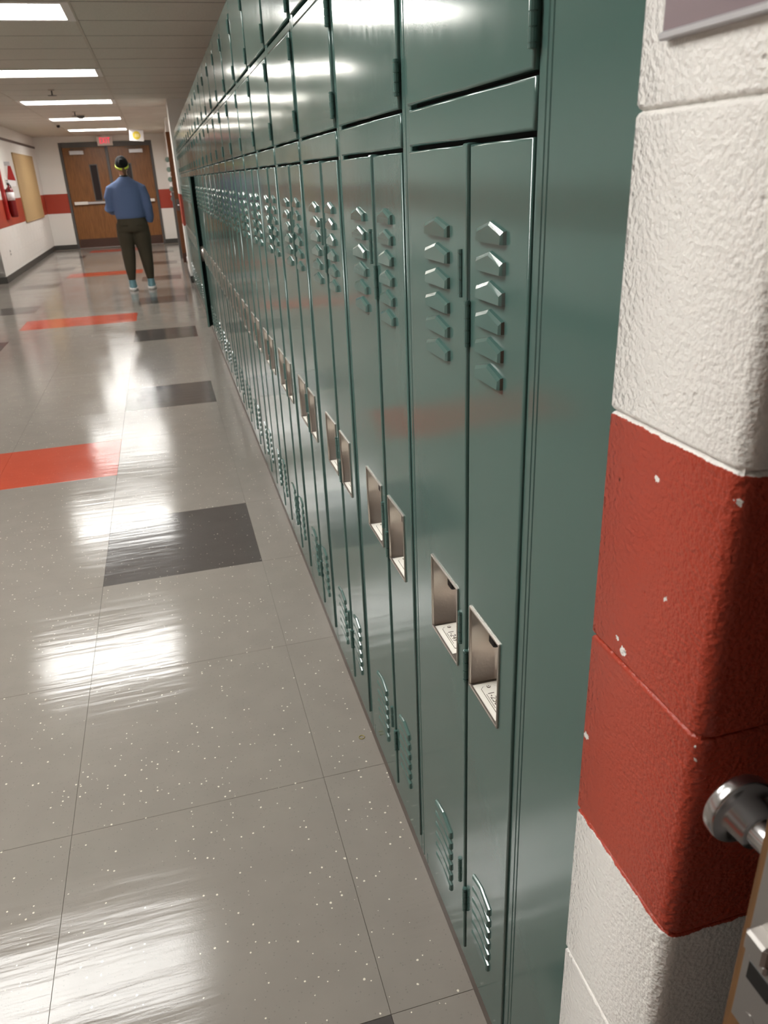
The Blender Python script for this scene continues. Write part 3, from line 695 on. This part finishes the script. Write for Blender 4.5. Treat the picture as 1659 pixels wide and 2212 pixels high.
ball(bm, (-.005, .03, 1.61), .1, (.75, .95, 1.08)); ball(bm, (-.005, .075, 1.545), .045, (1, .8, .9)); ball(bm, (-.005, .128, 1.59), .016, (.9, 1.1, 1.3))
for s in (-1, 1): ball(bm, (-.005 + s * .078, .025, 1.595), .024, (.4, .8, 1.2))
for s in (-1, 1): tube(bm, LEGS[s], [.04, .055, .062, .085, .10], 14); tube(bm, [(LEGS[s][0][0], LEGS[s][0][1], .05), (LEGS[s][0][0], LEGS[s][0][1] + .12, .04)], [.030, .026], 10); tube(bm, [LEGS[s][0], (LEGS[s][0][0], LEGS[s][0][1], .04)], .032, 10)
tube(bm, ARM_L, [.04, .055, .05, .044, .038, .028], 12); tube(bm, ARM_R, [.04, .055, .05, .043, .036, .028], 12)
hand(bm, (-.09, .23, 1.09), (.75, .55, .1), (0, .3, .95), 1); hand(bm, (.185, .05, .88), (-.5, .3, -.8), (.3, .9, .2), 1)
put('body', remeshed(bm, 'body', 'skin', .006, 3), pe)
bm = bmesh.new()
for s in (-1, 1): ball(bm, (-.005 + s * .032, .110, 1.62), .011, (1, .7, .7), 10)
put('eyes', mesh_from(bm, 'eyes', ['paper'], True), pe)
bm = bmesh.new(); tube(bm, [(-.03, .118, 1.553), (-.005, .124, 1.551), (.02, .118, 1.553)], .005, 6); put('mouth', mesh_from(bm, 'mouth', ['red_dark'], True), pe)
# sweater
bm = bmesh.new()
loft(bm, [(0, -.005, .945, .182, .128), (0, -.008, .97, .196, .138), (0, -.01, 1.05, .200, .142), (0, -.012, 1.15, .200, .142), (0, -.012, 1.26, .208, .140), (0, -.01, 1.34, .202, .125), (0, -.008, 1.40, .165, .102), (0, -.003, 1.44, .105, .082), (0, .0, 1.475, .062, .064)])
tube(bm, ARM_L, [.05, .078, .073, .068, .060, .046], 14); tube(bm, ARM_R[:5] + [(.238, .045, .895)], [.05, .078, .072, .064, .056, .050], 14)
put('sweater', remeshed(bm, 'sweater', 'sweater', .012, 6), pe)
bm = bmesh.new(); loft(bm, [(0, .0, 1.470, .058, .060), (-.002, .004, 1.492, .055, .057)]); put('collar', mesh_from(bm, 'collar', ['black'], True), pe)
# trousers
bm = bmesh.new()
loft(bm, [(.005, -.005, .97, .176, .125), (.008, -.015, .90, .200, .138), (.01, -.025, .84, .212, .148), (.01, -.018, .78, .205, .135)])
for s in (-1, 1): tube(bm, LEGS[s], [.048, .074, .094, .120, .118], 16)
for s in (-1, 1): ball(bm, (s * .085, -.06, .85), .105, (1, .85, 1.1))
tr = put('trousers', remeshed(bm, 'trousers', 'trousers', .011, 6), pe)
for s in (-1, 1):
    bm = bmesh.new(); tube(bm, [(.01 + s * .145, -.150, .875), (.01 + s * .10, -.168, .872), (.01 + s * .05, -.166, .868)], .004, 6)
    put('pocket_welt', mesh_from(bm, 'pocket_welt', 'trousers', True), tr)
# shoes
for s in (-1, 1):
    x, y = LEGS[s][0][0], LEGS[s][0][1]
    bm = bmesh.new(); loft(bm, [(x, y + .06, .022, .054, .138), (x, y + .055, .05, .053, .133), (x, y + .03, .08, .050, .10), (x, y + .0, .125, .047, .060), (x, y - .005, .145, .047, .055)]); sh = put('shoe', remeshed(bm, 'shoe', 'shoe', .007, 3), pe)
    bm = bmesh.new(); loft(bm, [(x, y + .06, .0, .053, .140), (x, y + .06, .012, .060, .147), (x, y + .06, .040, .058, .145)]); put('sole', mesh_from(bm, 'sole', ['sole'], True), sh)
# hair, headband, ponytail
bm = bmesh.new(); ball(bm, (-.005, .018, 1.628), .106, (.80, .95, .98), 24); ball(bm, (-.005, -.075, 1.655), .035); 
hr = put('hair', remeshed(bm, 'hair', 'hair', .008, 3), pe)
put('hair_bun', (lambda b: (ball(b, (-.008, -.085, 1.635), .034, (1, .8, 1.1), 16), mesh_from(b, 'hair_bun', 'hair', True))[1])(bmesh.new()), hr)
bm = bmesh.new(); tube(bm, [(.006, -.075, 1.575), (.018, -.075, 1.53), (.028, -.06, 1.485)], [.018, .026, .012], 10); tag(put('ponytail', mesh_from(bm, 'ponytail', 'hair_tip', True), hr), 'short brown ponytail')
bm = bmesh.new(); n = 40; rg = []
for k in range(n):
    a = 2 * math.pi * k / n; x = -.005 + .0875 * math.cos(a); y = .018 + .104 * math.sin(a); zc = 1.608 + .045 * math.sin(a) ; rg.append([bm.verts.new((x, y, zc - .013)), bm.verts.new((x, y, zc + .013)), bm.verts.new((-.005 + (x + .005) * .9, .018 + (y - .018) * .9, zc + .013)), bm.verts.new((-.005 + (x + .005) * .9, .018 + (y - .018) * .9, zc - .013))])
for k in range(n):
    a, b = rg[k], rg[(k + 1) % n]
    for i in range(4): bm.faces.new((a[i], a[(i + 1) % 4], b[(i + 1) % 4], b[i]))
put('headband', mesh_from(bm, 'headband', 'band', True), pe)
